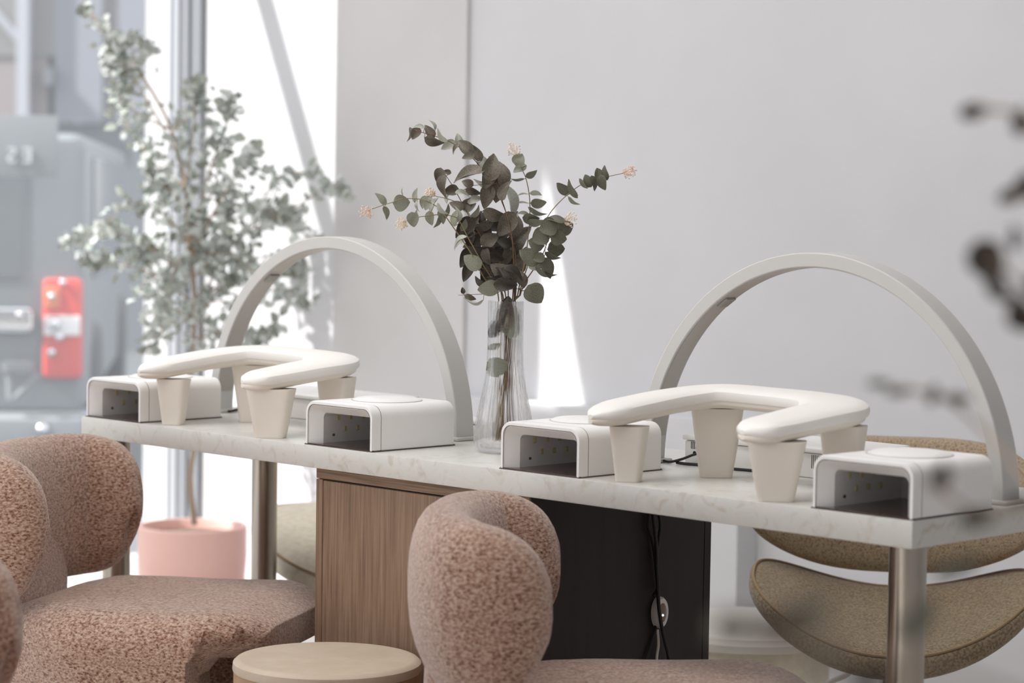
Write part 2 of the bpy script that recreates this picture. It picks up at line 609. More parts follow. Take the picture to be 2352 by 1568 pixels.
def leaf_mesh(key, material, ratio=.8, curl=.18, fold=.10, tip=1.0, n=7, mcol=5):
    """one leaf, length 1 along +X from its stalk, slightly cupped, folded and bent"""
    k = (key, material.name)
    if k in LEAFS:
        return LEAFS[k]
    vs, fs = [], []
    for i in range(n + 1):
        t = i / n
        wv = math.sin(math.pi * t ** .85) ** .62 * ratio / 2 * (1 - (.25 * t * tip))
        if i in (0, n):
            wv = .012
        for j in range(mcol):
            s = j / (mcol - 1) * 2 - 1
            zc = -curl * (t - .15) ** 2 + fold * (abs(s) ** 1.6) * math.sin(math.pi * t) + .02 * math.sin(7 * t + 3 * s)
            vs.append((t, wv * s, zc))
    for i in range(n):
        for j in range(mcol - 1):
            a = i * mcol + j
            fs.append((a, a + 1, a + mcol + 1, a + mcol))
    me = bpy.data.meshes.new('leaf')
    me.from_pydata(vs, [], fs)
    for p in me.polygons:
        p.use_smooth = True
    me.materials.append(material)
    LEAFS[k] = me
    return me


def frame(xdir, roll, face):
    """rotation: leaf length along xdir, its face towards 'face' then rolled about its length"""
    x = xdir.normalized()
    zf = (face - x * face.dot(x))
    if zf.length < 1e-4:
        zf = x.orthogonal()
    zf.normalize()
    y = zf.cross(x)
    R = Matrix((x, y, zf)).transposed()
    return R.to_4x4() @ Matrix.Rotation(roll, 4, 'X')


def put_leaf(me, parent, base, pos, xdir, roll, length, wid=1.0, face=None, name='leaf'):
    o = bpy.data.objects.new(name, me)
    COL.objects.link(o)
    o.parent = parent
    mtx = frame(xdir, roll, face if face is not None else -AF) @ Matrix.Diagonal((length, length * wid, length, 1))
    mtx.translation = pos - base
    o.matrix_local = mtx
    return o


TT = 7.05
TS = TT / FPX
base = at(442, 1205, TT)
tp = Vector((base.x, base.y, 0))
pot_h = base.z
pot = thing('plant_pot', tp, 'pink ceramic pot holding the tree beside the window', 'pot')
rp = 125 * TS
MB().lathe([(rp * .90, 0), (rp * .94, .01), (rp, pot_h * .6), (rp, pot_h - .004), (rp - .004, pot_h), (rp - .012, pot_h), (rp - .014, pot_h - .004), (rp - .014, pot_h - .05), (.01, pot_h - .05)], 64, cap=True).build('pot_body', M['pot'], pot)
MB().lathe([(rp - .015, pot_h - .05), (rp - .015, pot_h - .03), (.005, pot_h - .028)], 40).build('soil', M['soil'], pot)
tree = thing('potted_tree', tp, 'slender eucalyptus tree with round silvery leaves in the pink pot', 'tree')
trunk_px = [(447, 1205, 0), (436, 1100, .0), (447, 1000, .0), (440, 850, 0), (448, 700, 0), (436, 560, 0), (425, 430, .02), (395, 300, .04), (330, 180, .05), (255, 90, .06), (205, 20, .06), (185, -30, .06)]


def tpt(p):
    return at(p[0], p[1], TT + p[2])


tr = smooth_path([tpt(p) for p in trunk_px], 40)
for i in range(3):
    tr[i].z = max(tr[i].z, pot_h - .03)
MB().tube([p - tp for p in tr], [.009 * (1 - .8 * i / len(tr)) for i in range(len(tr))], 8).build('trunk', M['bark'], tree)
branches = [
    [(440, 560), (480, 400), (520, 290), (535, 215)], [(438, 600), (500, 470), (560, 380), (585, 335)],
    [(440, 640), (560, 540), (690, 470), (760, 420), (795, 450)], [(442, 600), (540, 540), (640, 490), (690, 500)],
    [(440, 650), (330, 560), (230, 530), (140, 560)], [(440, 690), (330, 620), (240, 600), (190, 590)],
    [(445, 740), (380, 700), (350, 740), (340, 820)], [(443, 720), (500, 690), (560, 700), (610, 640)],
    [(445, 780), (520, 760), (580, 780), (640, 745)], [(436, 560), (360, 480), (290, 470), (230, 540)],
    [(425, 430), (360, 380), (300, 300), (260, 180)], [(425, 430), (440, 330), (450, 250), (440, 200)],
    [(410, 360), (350, 250), (290, 160), (240, 120)], [(430, 480), (380, 430), (350, 420), (330, 330)],
    [(440, 560), (400, 620), (380, 700), (370, 780)], [(445, 700), (460, 760), (455, 800), (470, 830)],
    [(435, 540), (470, 560), (530, 600), (590, 560)], [(442, 640), (390, 590), (330, 560), (280, 620)],
    [(440, 600), (450, 520), (400, 450), (380, 420)], [(330, 180), (300, 110), (330, 100), (345, 120)],
    [(395, 300), (430, 270), (460, 210), (445, 190)], [(448, 700), (520, 640), (600, 590), (690, 620)],
    [(445, 690), (500, 620), (520, 520), (510, 420)], [(448, 720), (400, 740), (350, 640), (310, 680)],
    [(440, 600), (520, 580), (600, 640), (660, 700)], [(255, 90), (230, 60), (210, 40), (190, 10)], [(330, 180), (270, 130), (250, 100), (300, 95)], [(440, 520), (560, 470), (640, 500), (735, 560)], [(440, 560), (590, 470), (650, 400), (740, 400)], [(395, 300), (300, 250), (270, 200), (250, 150)], [(440, 700), (560, 640), (650, 660), (720, 700)], [(430, 500), (490, 440), (500, 340), (480, 290)],
]
cand = []
for bi, b in enumerate(branches):
    dz = random.uniform(-.22, .12)
    pts = [at(x, y, TT + dz * (i / 3.0)) for i, (x, y) in enumerate(b)]
    path = smooth_path(pts, 18)
    for p in path:
        p.y = min(p.y, YB - .09)
    br_o = MB().tube([p - tp for p in path], [.0035 * (1 - .7 * i / len(path)) for i in range(len(path))], 5).build('branch', M['bark'], tree)
    L = sum((path[i + 1] - path[i]).length for i in range(len(path) - 1))
    nl = int(L / (.0075 if bi in (2, 3, 21, 28, 29, 31) else .0048))
    for q in range(nl):
        k = random.random() ** .8
        i = min(int(k * (len(path) - 1)), len(path) - 2)
        p = path[i].lerp(path[i + 1], random.random())
        d = (path[i + 1] - path[i]).normalized()
        off = Vector((random.gauss(0, 1), random.gauss(0, 1), random.gauss(0, 1))) * .02 * (1.4 - k)
        side = d.orthogonal()
        side.rotate(Quaternion(d, random.uniform(0, 6.28)))
        cand.append((p + off, (side + d * .4 + Vector((0, 0, -.15))).normalized(), random.uniform(-1.2, 1.2), random.uniform(.020, .040)))
# leaves of the tree crown stay in front of the wall
cand = [c for c in cand if c[0].y < YB - .06 and c[0].x > XW + .06]
random.shuffle(cand)
cand.sort(key=lambda c: -c[3] + .01 * random.random())
for i, (p, d, r, ln) in enumerate(cand[:290]):
    me = leaf_mesh('r%d' % (i % 3), M['leaf_t'] if i % 4 else M['leaf_t2'], .85 + .05 * (i % 3), .1 + .1 * (i % 3), .08)
    put_leaf(me, tree, tp, p, d, r, ln)
rest = MB()
lm = leaf_mesh('rest', M['leaf_t'], .85, .15, .08, n=4, mcol=3)
lv = [v.co.copy() for v in lm.vertices]
lf = [tuple(p.vertices) for p in lm.polygons]
for (p, d, r, ln) in cand[290:]:
    mtx = frame(d, r, -AF) @ Matrix.Scale(ln, 4)
    rest.add([mtx @ v + (p - tp) for v in lv], lf)
print('tree leaves', len(cand))
me = bpy.data.meshes.new('foliage')
me.from_pydata([tuple(v) for v in rest.v], [], rest.f)
for p in me.polygons:
    p.use_smooth = True
me.materials.append(M['leaf_t2'])
fo = bpy.data.objects.new('foliage', me)
COL.objects.link(fo)
fo.parent = tree
fo['kind'] = 'stuff'

# ------------------------------------------------------------------ table and cabinet
table = thing('manicure_table', (-1.0, .24, 0), 'long manicure table with a cream marble top and round steel legs', 'table')
tl = (-1.0, .24, 0)
MB().box(-2.0 + 1, 0 + 1, -.24, .485 - .24, .71, .75, .0025, 2).build('tabletop', M['marble'], table)
for (x, y) in ((-1.955, .055), (-.045, .055), (-1.955, .435), (-.045, .435)):
    lg = MB().lathe([(.026, .012), (.027, .014), (.027, .705), (.034, .706), (.034, .709)], 32).build('leg', M['steel'], table, loc=(x + 1, y - .24, 0))
    MB().lathe([(.03, 0), (.031, .002), (.031, .010), (.027, .0125)], 32).build('leg_cap', M['steel'], lg)
cab = thing('cabinet', (-1.036, .25, 0), 'brown oak cabinet standing under the middle of the marble table', 'cabinet')
cx = -1.036
X0, X1, Y0, Y1 = -1.307 - cx, -.770 - cx, .02 - .25, .480 - .25
e = .018
MB().box(X0 + e, X1 - .001, Y0 + .004, Y1 - e, .0, .688).build('carcass', M['wood_shaded'], cab, smooth=False)
MB().box(X0, X0 + e, Y0, Y1, 0, .688, .0008, 1).build('side_board', M['wood'], cab, smooth=False)
MB().box(X0 + e + .0015, X1 - .002, Y0, Y0 + .0035, .0, .6865, .0008, 1).build('front_panel', M['wood'], cab, smooth=False)
MB().box(X0, X1 - .0015, Y0, Y1, .6895, .7095, .0008, 1).build('top_rail', M['wood_h'], cab, smooth=False)
MB().box(X1 - .001, X1 + .0015, Y0 + .0005, Y1 - e - .001, 0, .7095).build('side_board', M['wood_shaded'], cab, smooth=False)  # thin shade-toned sheet, also covers the lit rail end
MB().box(X0 + e, X1 + .0015, Y1 - e + .001, Y1, 0, .688).build('back_board', M['wood_shaded'], cab, smooth=False)

# wall outlet on the dark side of the cabinet + cables
XS = -.7675
pc = atX(1510, 1405, XS)
so = thing('cable_switch', pc, 'white oval inline switch on the dark cabinet side', 'switch')
hh = 37 * 4.15 / FPX
ov = []
for (rr, dx) in ((1.0, 0.0), (1.0, .008), (.9, .012), (.62, .012), (.58, .008)):
    ov.append([Vector((dx, .017 * rr * math.cos(a), hh * rr * math.sin(a))) for a in [2 * math.pi * i / 32 for i in range(32)]])
MB().loft(ov).build('housing', M['cream'], so)
MB().box(.0082, .012, -.006, .006, -.016, .016, .002).build('socket_face', mat('tan_switch_face', (140, 112, 92), .5), so)
MB().sphere((.0125, 0, -.004), .0022).build('light', mat('blue_white_led', (200, 225, 255), .2, 0, Emission_Color=(.7, .85, 1, 1), Emission_Strength=2.0), so)


def cable(name, px, rad, label, group, X=None, off=.012):
    pts = [atX(x, y, XS + off + (d if False else 0)) for (x, y) in px]
    P = smooth_path(pts, 30)
    o = MB().tube([p - P[0] for p in P], rad, 8).build(name, M['black'], loc=P[0])
    tag(o, label, 'cable', group)
    return o


# bundle tied together, top loops, then fanning out towards the floor
cable('power_cable', [(1490, 1178), (1488, 1210), (1500, 1250), (1508, 1320), (1511, 1380), (1506, 1440), (1492, 1490), (1479, 1530), (1470, 1600)], .0028,
      'black cable in the bundle swinging out left towards the floor', 'cables hanging beside the cabinet', off=.004)
cable('power_cable', [(1500, 1180), (1504, 1215), (1508, 1260), (1510, 1330), (1514, 1400), (1524, 1460), (1536, 1510), (1534, 1560), (1540, 1620)], .0032,
      'black cable in the bundle swinging out right below the switch', 'cables hanging beside the cabinet', off=.0165)
cable('power_cable', [(1514, 1182), (1517, 1210), (1512, 1245), (1507, 1300), (1510, 1350), (1500, 1368)], .003,
      'short black cable ending at the top of the white oval switch', 'cables hanging beside the cabinet', off=.011)
o = cable('power_cable', [(1510, 1445), (1512, 1480), (1508, 1520), (1512, 1600)], .0025,
          'pale cable running straight down from the white oval switch', 'cables hanging beside the cabinet', off=.006)
o.data.materials[0] = M['cream_leg']

# ------------------------------------------------------------------ nail lamps
def prof(w2, h, r, n=6):
    """open profile: up the left side, over the rounded top, down the right"""
    pts = [(-w2, 0), (-w2, h * .35)]
    for i in range(n + 1):
        a = math.pi - math.pi / 2 * i / n
        pts.append((-w2 + r + r * math.cos(a), h - r + r * math.sin(a)))
    for i in range(n + 1):
        a = math.pi / 2 - math.pi / 2 * i / n
        pts.append((w2 - r + r * math.cos(a), h - r + r * math.sin(a)))
    pts += [(w2, h * .35), (w2, 0)]
    return pts


def make_nail_lamp():
    r = empty('nail_lamp', (0, 0, 0))
    W2, H, D = .0895, .078, .203
    spec = [(W2 - .010, H - .005, .020, D), (W2, H, .021, D - .006), (W2, H, .021, .004), (W2 - .0015, H - .0015, .020, .0),
            (W2 - .006, H - .006, .017, .0), (W2 - .007, H - .007, .016, .003), (W2 - .008, H - .0085, .016, .003),
            (W2 - .024, H - .022, .010, .022), (W2 - .025, H - .023, .010, D - .015)]
    rings = [[Vector((x, y, z + .0015)) for x, z in prof(a, b, c)] for a, b, c, y in spec]
    mb = MB()
    n = len(rings[0])
    for i in range(len(rings) - 1):
        pass
    mb.loft(rings, closed=False, cap=False)
    mb.add(rings[0], [tuple(range(n))])
    mb.add(rings[-1], [tuple(range(n))])
    mb.build('housing', M['plastic'], r, sharp=30)
    # dark shadow gap between housing frame and bezel
    a = [Vector((x, -.0004, z + .0015)) for x, z in prof(W2 - .0062, H - .0062, .0168)]
    b = [Vector((x, -.0004, z + .0015)) for x, z in prof(W2 - .0070, H - .0070, .0164)]
    MB().loft([a, b], False, False).build('seam', M['seam'], r)
    MB().box(-W2, W2, .0005, D - .004, .0, .0025).build('base_plate', M['plate'], r, smooth=False)
    MB().box(-W2 - .001, W2 + .001, -.0012, D - .003, .0, .0012).build('base_edge', M['seam'], r, smooth=False)
    s1 = [Vector((x, .020, z + .0015)) for x, z in prof(W2 + .0003, H + .0003, .021)]
    s2 = [Vector((x, .0208, z + .0015)) for x, z in prof(W2 + .0003, H + .0003, .021)]
    MB().loft([s1, s2], False, False).build('seam', M['seam'], r)
    # low domed disc on top
    dsc = MB().lathe([(.062, 0), (.062, .0015), (.055, .0045), (.03, .0065), (.006, .007)], 48)
    dsc.build('top_disc', M['plastic'], r, loc=(0, .115, H + .0012))
    MB().lathe([(.0645, 0), (.0645, .0009), (.0625, .0009)], 48, cap=False).build('disc_ring', M['arch'], r, loc=(0, .115, H + .0012))
    led = MB().box(0, .0022, -.0035, .0035, -.0045, .0045, .0006, 1)
    first = None
    xin = -(W2 - .025)
    for (y, zc) in ((.055, .046), (.085, .046), (.115, .046), (.072, .026), (.102, .026), (.132, .026)):
        if first is None:
            first = led.build('led', M['led'], r, smooth=False)
            o = first
        else:
            o = bpy.data.objects.new('led', first.data)
            COL.objects.link(o)
            o.parent = r
        o.location = (xin, y, zc)
    for x in (-.03, -.005, .02):
        o = bpy.data.objects.new('led', first.data)
        COL.objects.link(o)
        o.parent = r
        o.location = (x, D - .0152, .038)
        o.rotation_euler = (0, 0, -math.pi / 2)
    MB().sphere((0, 0, 0), .0026).build('sensor', M['seam'], r, loc=(xin, .045, .016))
    return r


def copy_tree(o, parent=None):
    c = o.copy()
    COL.objects.link(c)
    if parent:
        c.parent = parent
    for ch in [x for x in ALL if x.parent == o]:
        copy_tree(ch, c)
    return c


def copy_thing(o):
    global ALL
    ALL = list(COL.objects)
    return copy_tree(o)


nl = make_nail_lamp()
spots = [(-1.902, 'white nail lamp at the far left end of the marble table'), (-1.232, 'white nail lamp just left of the glass vase, above the brown cabinet'),
         (-.738, 'white nail lamp standing right of the glass vase'), (-.093, 'white nail lamp on the near right corner of the marble table')]
for i, (x, lab) in enumerate(spots):
    o = nl if i == 0 else copy_thing(nl)
    o.location = (x, .006, .7502)
    tag(o, lab, 'nail lamp', 'nail lamps along the table edge')

# ------------------------------------------------------------------ horseshoe arm rests
def make_armrest():
    r = empty('arm_rest', (0, 0, 0))
    top = [(-.205, -.035, .104), (-.19, .05, .117), (-.168, .125, .128), (-.125, .185, .135), (-.04, .205, .134), (.04, .205, .133), (.095, .19, .131), (.125, .15, .126), (.122, .09, .119), (.110, .03, .110), (.092, -.022, .102)]
    P = smooth_path([Vector(p) for p in top], 60)
    n = len(P)
    rings = []
    for i, p in enumerate(P):
        d = (P[min(i + 1, n - 1)] - P[max(i - 1, 0)])
        d.z = 0
        d.normalize()
        s = Vector((d.y, -d.x, 0))
        t = i / (n - 1)
        k = min(1, min(t, 1 - t) / .07)
        wv = (.040 + .008 * math.sin(math.pi * t) + .010 * max(0, min(1, (t - .4) / .3))) * math.sqrt(max(1 - (1 - k) ** 2, 0.02))
        th = .0155 * math.sqrt(max(1 - (1 - k) ** 2, 0.05))
        ring = []
        for j in range(20):
            a = 2 * math.pi * j / 20
            ring.append(p + s * wv * cc(math.cos(a), .7) + Vector((0, 0, 1)) * (th * cc(math.sin(a), .7)))
        rings.append(ring)
    MB().loft(rings).build('pad', M['cream'], r)
    # thin board under the pad
    r2 = []
    for i, p in enumerate(P):
        c = sum(rings[i], Vector()) / 20
        r2.append([c + (q - c) * .90 - Vector((0, 0, .008 + 0 * q.z)) for q in rings[i]])
    MB().loft(r2).build('pad_base', M['cream_leg'], r)
    for (x, y, h, w1, w0, d, rz) in ((-.180, .03, .088, .030, .019, .022, .5), (-.134, .19, .112, .042, .026, .026, .78), (.125, .02, .090, .044, .027, .026, .6), (.135, .17, .106, .034, .022, .024, .3)):
        mb = MB()
        rr = []
        for (z, ww, dd) in ((0, w0, d * .7), (.002, w0 + .0005, d * .7 + .0005), (h, w1, d)):
            ring = []
            for j in range(24):
                a = 2 * math.pi * j / 24
                ring.append(Vector((ww * cc(math.cos(a), .35), dd * cc(math.sin(a), .35), z)))
            rr.append(ring)
        lo = mb.loft(rr).build('leg', M['cream_leg'], r, loc=(x, y, 0))
        lo.rotation_euler = (0, 0, rz)
    return r


ar = make_armrest()
for i, (x, lab) in enumerate(((-.395, 'cream horseshoe arm rest on four tapered legs, between the two right nail lamps'), (-1.575, 'cream horseshoe arm rest on four tapered legs, between the two left nail lamps'))):
    o = ar if i == 0 else copy_thing(ar)
    o.location = (x, .012, .7503)
    tag(o, lab, 'arm rest', 'cream arm rests on the table')

# ------------------------------------------------------------------ arch lamps
def make_arch():
    r = empty('arch_lamp', (0, 0, 0))
    Ro, Ri, yw = .365, .342, .022
    rings_o = []
    N = 72
    rings = []
    for i in range(N + 1):
        a = math.pi * i / N
        c, s = math.cos(a), math.sin(a)
        rings.append([Vector((-Ro * c, -yw, Ro * s)), Vector((-Ro * c, yw, Ro * s)), Vector((-Ri * c, yw, Ri * s)), Vector((-Ri * c, -yw, Ri * s))])
    mk_ = MB().loft(rings)
    o = mk_.build('arch_band', M['arch'], r, sharp=40)
    bv = o.modifiers.new('b', 'BEVEL')
    bv.width = .0018
    bv.segments = 2
    bv.limit_method = 'ANGLE'
    rings = []
    for i in range(3, N - 2):
        a = math.pi * i / N
        c, s = math.cos(a), math.sin(a)
        R2 = Ri - .0012
        rings.append([Vector((-Ri * c, -yw * .8, Ri * s)), Vector((-Ri * c, yw * .8, Ri * s)), Vector((-R2 * c, yw * .8, R2 * s)), Vector((-R2 * c, -yw * .8, R2 * s))])
    MB().loft(rings).build('diffuser', M['arch_in'], r, sharp=40)
    MB().box(-.012, .012, -.012, .012, -.003, .003, .001).build('sensor_button', mat('grey_button', (150, 146, 140), .4), r, loc=(-Ri * math.cos(.96) * 1.0 + .001, 0, Ri * math.sin(.96) - .002)).rotation_euler = (0, -(math.pi / 2 - .96), 0)
    for sx_ in (-1, 1):
        MB().box(-.022, .022, -.03, .03, 0, .006, .002).build('foot', M['arch'], r, loc=(sx_ * (Ro + Ri) / 2, 0, -.001))
    return r


al = make_arch()
for i, (x, lab) in enumerate(((-.388, 'grey-white arch lamp spanning the right half of the table'), (-1.562, 'grey-white arch lamp spanning the left half, before the tree'))):
    o = al if i == 0 else copy_thing(al)
    o.location = (x, .285, .7515)
    tag(o, lab, 'arch lamp', 'arch lamps on the table')

# ------------------------------------------------------------------ nail dust collectors at the back of the table
def make_collector():
    r = empty('dust_collector', (0, 0, 0))
    w_, d_, h_ = .340, .165, .046
    MB().box(0, w_, 0, d_, 0, h_ - .006, .003).build('housing', M['plastic'], r)
    MB().box(-.003, w_ + .003, -.004, d_ + .004, h_ - .005, h_ + .003, .0025).build('lid', M['plastic'], r)
    sl = MB().box(0, .0014, -.0006, .0004, -.006, .006)
    first = None
    for k in range(22):
        if k in (9, 10):
            continue
        if first is None:
            first = sl.build('vent_slot', M['seam'], r, smooth=False)
            o = first
        else:
            o = bpy.data.objects.new('vent_slot', first.data)
            COL.objects.link(o)
            o.parent = r
        o.location = (.014 + k * .0035, 0, h_ - .0135)
    s2 = MB().box(0, .0012, -.0006, .0004, -.011, .011)
    first = None
    for k in range(7):
        if first is None:
            first = s2.build('vent_slot', M['seam'], r, smooth=False)
            o = first
        else:
            o = bpy.data.objects.new('vent_slot', first.data)
            COL.objects.link(o)
            o.parent = r
        o.location = (.270 + k * .0035, 0, h_ - .019)
    hp = MB().lathe([(.0030, 0), (.0030, .0012), (.001, .0013)], 16).build('port', M['black'], r, loc=(.022, 0, .020))
    hp.rotation_euler = (math.pi / 2, 0, 0)
    hp2 = MB().box(.064, .072, -.001, .001, .007, .017).build('port', M['black'], r, smooth=False)
    pl = MB().lathe([(.0068, 0), (.0075, .001), (.0075, .008), (.006, .0095), (.002, .010)], 24).build('plug', M['black'], r, loc=(.044, 0, .022))
    pl.rotation_euler = (math.pi / 2, 0, 0)
    MB().tube(smooth_path([V(.044, -.009, .022), V(.030, -.014, .018), V(.012, -.020, .010), V(-.01, -.026, .0035), V(-.03, -.02, .0035)], 20), .0022, 8).build('cord', M['black'], r)
    MB().box(.290, .302, -.0015, .001, .006, .014).build('port', M['black'], r, smooth=False)
    return r


dc = make_collector()
for i, (x, lab) in enumerate(((-.690, 'flat white dust collector with a black plug, behind the right arm rest'), (-1.875, 'flat white dust collector with a black plug, behind the left arm rest'))):
    o = dc if i == 0 else copy_thing(dc)
    o.location = (x, .312, .7503)
    tag(o, lab, 'dust collector', 'dust collectors at the back of the table')
cd = MB().tube(smooth_path([V(0, 0, .003), V(.02, -.004, .003), V(.05, .004, .003), V(.085, -.002, .003), V(.12, .0, .003), V(.17, .01, .003)], 24), .0026, 8).build('power_cable', M['black'], loc=(-.690, .292, .7502))
tag(cd, 'black cable lying on the marble before the right dust collector', 'cable')
cd = MB().tube(smooth_path([V(0, 0, .003), V(.03, .002, .003), V(.07, -.004, .003)], 24), .0015, 8).build('power_cable', M['black'], loc=(-1.84, .290, .7502))
tag(cd, 'thin black cable lying before the left dust collector', 'cable')
# small bristle brush between the two right-hand legs
bp = atZ(1712, 1078, .7505)
bsh = thing('dust_brush', (bp.x + .0, bp.y + .02, .7505), 'small brown bristled brush lying behind the right arm rest', 'brush', rz=.7)
MB().box(-.03, .03, -.009, .009, .0, .010, .004).build('handle', M['arch_in'], bsh)
bm_ = MB()
for k in range(130):
    x = random.uniform(-.028, .028); y = random.uniform(-.008, .008)
    bm_.tube([V(x, y, .009), V(x + random.uniform(-.004, .004), y + random.uniform(-.004, .004), .032)], .0007, 3)
tag(bm_.build('bristles', mat('brown_bristle', (66, 40, 30), .8), bsh), kind='stuff')
# small white tray box left of the vase
bx = thing('white_box', (-1.252, .372, .7503), 'small white lidded box between the left arch lamp and the glass vase', 'box')
MB().box(-.045, .045, -.03, .03, .002, .022, .003).build('tray', M['plastic'], bx)
MB().box(-.044, .044, -.029, .029, 0, .002).build('base', M['seam'], bx, smooth=False)
MB().box(-.046, .046, -.031, .031, .0235, .030, .003).build('lid', M['plastic'], bx)

# ------------------------------------------------------------------ glass vase
vb = at(1157, 1020, 4.25)
vx_, vy_ = vb.x, vb.y
vase = thing('glass_vase', (vx_, vy_, .7503), 'clear fluted glass vase with a narrow neck and wide base', 'vase')
prof_o = [(.001, 0), (.040, 0), (.047, .003), (.0515, .010), (.0535, .022), (.0525, .038), (.049, .058), (.044, .082), (.0385, .108), (.0345, .132), (.032, .155), (.0312, .19), (.0312, .23), (.0315, .2655)]
prof_i = [(.0293, .2655), (.0290, .23), (.0290, .19), (.0298, .155), (.0322, .132), (.0362, .108), (.0417, .082), (.0467, .058), (.0500, .038), (.0508, .022), (.048, .012), (.040, .008), (.001, .007)]
rings = []
for (pr, amp) in ((prof_o, .018), (prof_i, .0)):
    for r, zq in pr:
        a_ = amp if .012 < zq < .262 else amp * .3
        rings.append([Vector((r * (1 + .6 * a_ * math.cos(26 * t)) * math.cos(t), r * (1 + .6 * a_ * math.cos(26 * t)) * math.sin(t), zq)) for t in [2 * math.pi * j / 208 for j in range(208)]])
MB().loft(rings, True, True).build('vase_body', M['glass'], vase, sharp=60)

# ------------------------------------------------------------------ eucalyptus branches in the vase
ZS = 1 / 3.267
VT = 4.25


def zpt(zx, zy, d=0.0):
    return at(800 + zx * ZS, 240 + zy * ZS, VT + d)


def clampv(p):
    """keep a stem point inside the vase when it is below the rim"""
    z = p.z - .7503
    if z < .275:
        rl = .020 if z > .12 else .03
        dx, dy = p.x - vx_, p.y - vy_
        h = math.hypot(dx, dy)
        if h > rl:
            p.x = vx_ + dx * rl / h
            p.y = vy_ + dy * rl / h
    p.z = max(p.z, .7503 + .011)
    return p


MK = {'g': 'leaf_g', 'v': 'leaf_v', 'd': 'leaf_d', 'l': 'leaf_l', 'k': 'leaf_k'}


def sprig(label, stem, leaves, d=0.0, flower=None, stem_mat='stem', rad=.0013, foot=None, fm='flower'):
    path_px = stem
    pts = [zpt(x, y, d * min(1, max(0, (1420 - y) / 600.0))) for x, y in path_px]
    low = clampv(pts[0].copy())
    fx, fy = foot if foot else (random.uniform(-.02, .02), random.uniform(-.02, .02))
    ft = Vector((vx_ + fx, vy_ + fy, .7503 + .02))
    mid = clampv(low.lerp(ft, .45))
    full = [ft, mid, low] + pts[1:]
    P = smooth_path(full, 10 * len(full))
    P = [clampv(p) if p.z < 1.02 else p for p in P]
    root = thing('eucalyptus_branch', ft, label, 'branch', 'eucalyptus branches in the glass vase')
    MB().tube([p - ft for p in P], [rad * (1 - .55 * i / len(P)) for i in range(len(P))], 6).build('stem', M[stem_mat], root)
    for i, (zx, zy, ang, ln, wd_, ty) in enumerate(leaves):
        mtl = M[MK[ty]]
        ratio = .85 if ty in 'gv' else .62
        v = i % 3
        me = leaf_mesh('b%s%d' % (ty, v), mtl, ratio, .12 + .14 * v if ty in 'gv' else .25 + .25 * v, .06 if ty in 'gv' else .16, 1.0 if ty in 'gv' else 1.6, 10, 7)
        a = math.radians(ang)
        dirv = AR * math.cos(a) + AU * math.sin(a)
        L = ln * ZS * VT / FPX
        c = zpt(zx, zy, d + random.uniform(-.02, .02))
        want = wd_ / ln / ratio * 1.3
        L *= 1.06
        wid = 1.0
        if want > 1:
            wid = min(want, 1.35)
            roll = random.uniform(-.15, .15)
        else:
            roll = math.acos(max(want, .12)) * random.choice((-1, 1))
        # the stalk end is the end nearer to the stem
        e1, e2 = c - dirv * L / 2, c + dirv * L / 2
        n1 = min((p - e1).length for p in P)
        n2 = min((p - e2).length for p in P)
        if n2 < n1:
            e1, dirv = e2, -dirv
        put_leaf(me, root, ft, e1, dirv, roll, L, wid)
        q = min(P, key=lambda p: (p - e1).length)
        if (q - e1).length > .003:
            STK.append((root, ft, q, e1, stem_mat))
    if flower:
        fx_, fy_, rr = flower
        c = zpt(fx_, fy_, d)
        fb = MB()
        st = MB()
        R_ = rr * 1.35 * ZS * VT / FPX
        tip = P[-1]
        for k in range(48):
            u = Vector((random.gauss(0, 1), random.gauss(0, 1), random.gauss(0, 1))).normalized() * R_ * random.uniform(.5, 1)
            q = c + u
            fb.sphere(q - ft, random.uniform(.0011, .0019), 6, 4)
            st.tube([tip - ft, (tip.lerp(q, .5) - ft) + u * .1, q - ft], .0003, 3)
        fl = fb.build('flower_head', M[fm], root)
        st.build('flower_stalks', M[fm], fl)
    return root


STK = []
random.seed(21)


def fill(n, x0, x1, y0, y1, kinds):
    """further leaves of a crowded branch"""
    return [(random.uniform(x0, x1), random.uniform(y0, y1), random.uniform(-40, 110), random.uniform(95, 165), random.uniform(50, 95), random.choice(kinds)) for _ in range(n)]


sprig('dried branch arching up to the top left over the vase', [(1250, 1430), (1245, 1200), (1225, 980), (1180, 800), (1120, 640), (1050, 540), (1000, 480), (930, 400), (800, 300), (660, 240), (520, 200)],
      [(505, 215, 60, 100, 90, 'd'), (528, 165, -15, 85, 30, 'l'), (470, 220, 100, 95, 30, 'l'), (610, 200, -50, 115, 60, 'd'), (640, 150, 105, 85, 20, 'l'), (640, 280, -25, 145, 62, 'd'), (700, 235, -45, 120, 32, 'l'), (750, 305, 25, 120, 64, 'l'), (800, 325, 40, 80, 30, 'd'), (830, 262, -70, 95, 55, 'l'), (875, 315, -40, 140, 85, 'd'), (900, 385, 8, 95, 55, 'd'), (960, 360, -55, 140, 66, 'd'), (1005, 430, -60, 150, 80, 'l')], .0)
sprig('dried branch with the largest dark leaves high over the vase', [(1235, 1430), (1240, 1220), (1230, 1000), (1190, 830), (1145, 710), (1120, 600), (1110, 480)],
      [(1075, 470, 80, 200, 120, 'd'), (1055, 545, 70, 190, 100, 'd'), (1150, 500, 95, 240, 90, 'd'), (1125, 625, 82, 210, 140, 'd'), (1040, 690, 80, 175, 100, 'd'), (1030, 600, 10, 155, 55, 'l'), (905, 520, 14, 240, 72, 'd'), (895, 590, -20, 90, 64, 'd'), (1165, 640, 80, 160, 66, 'd')], -.03)
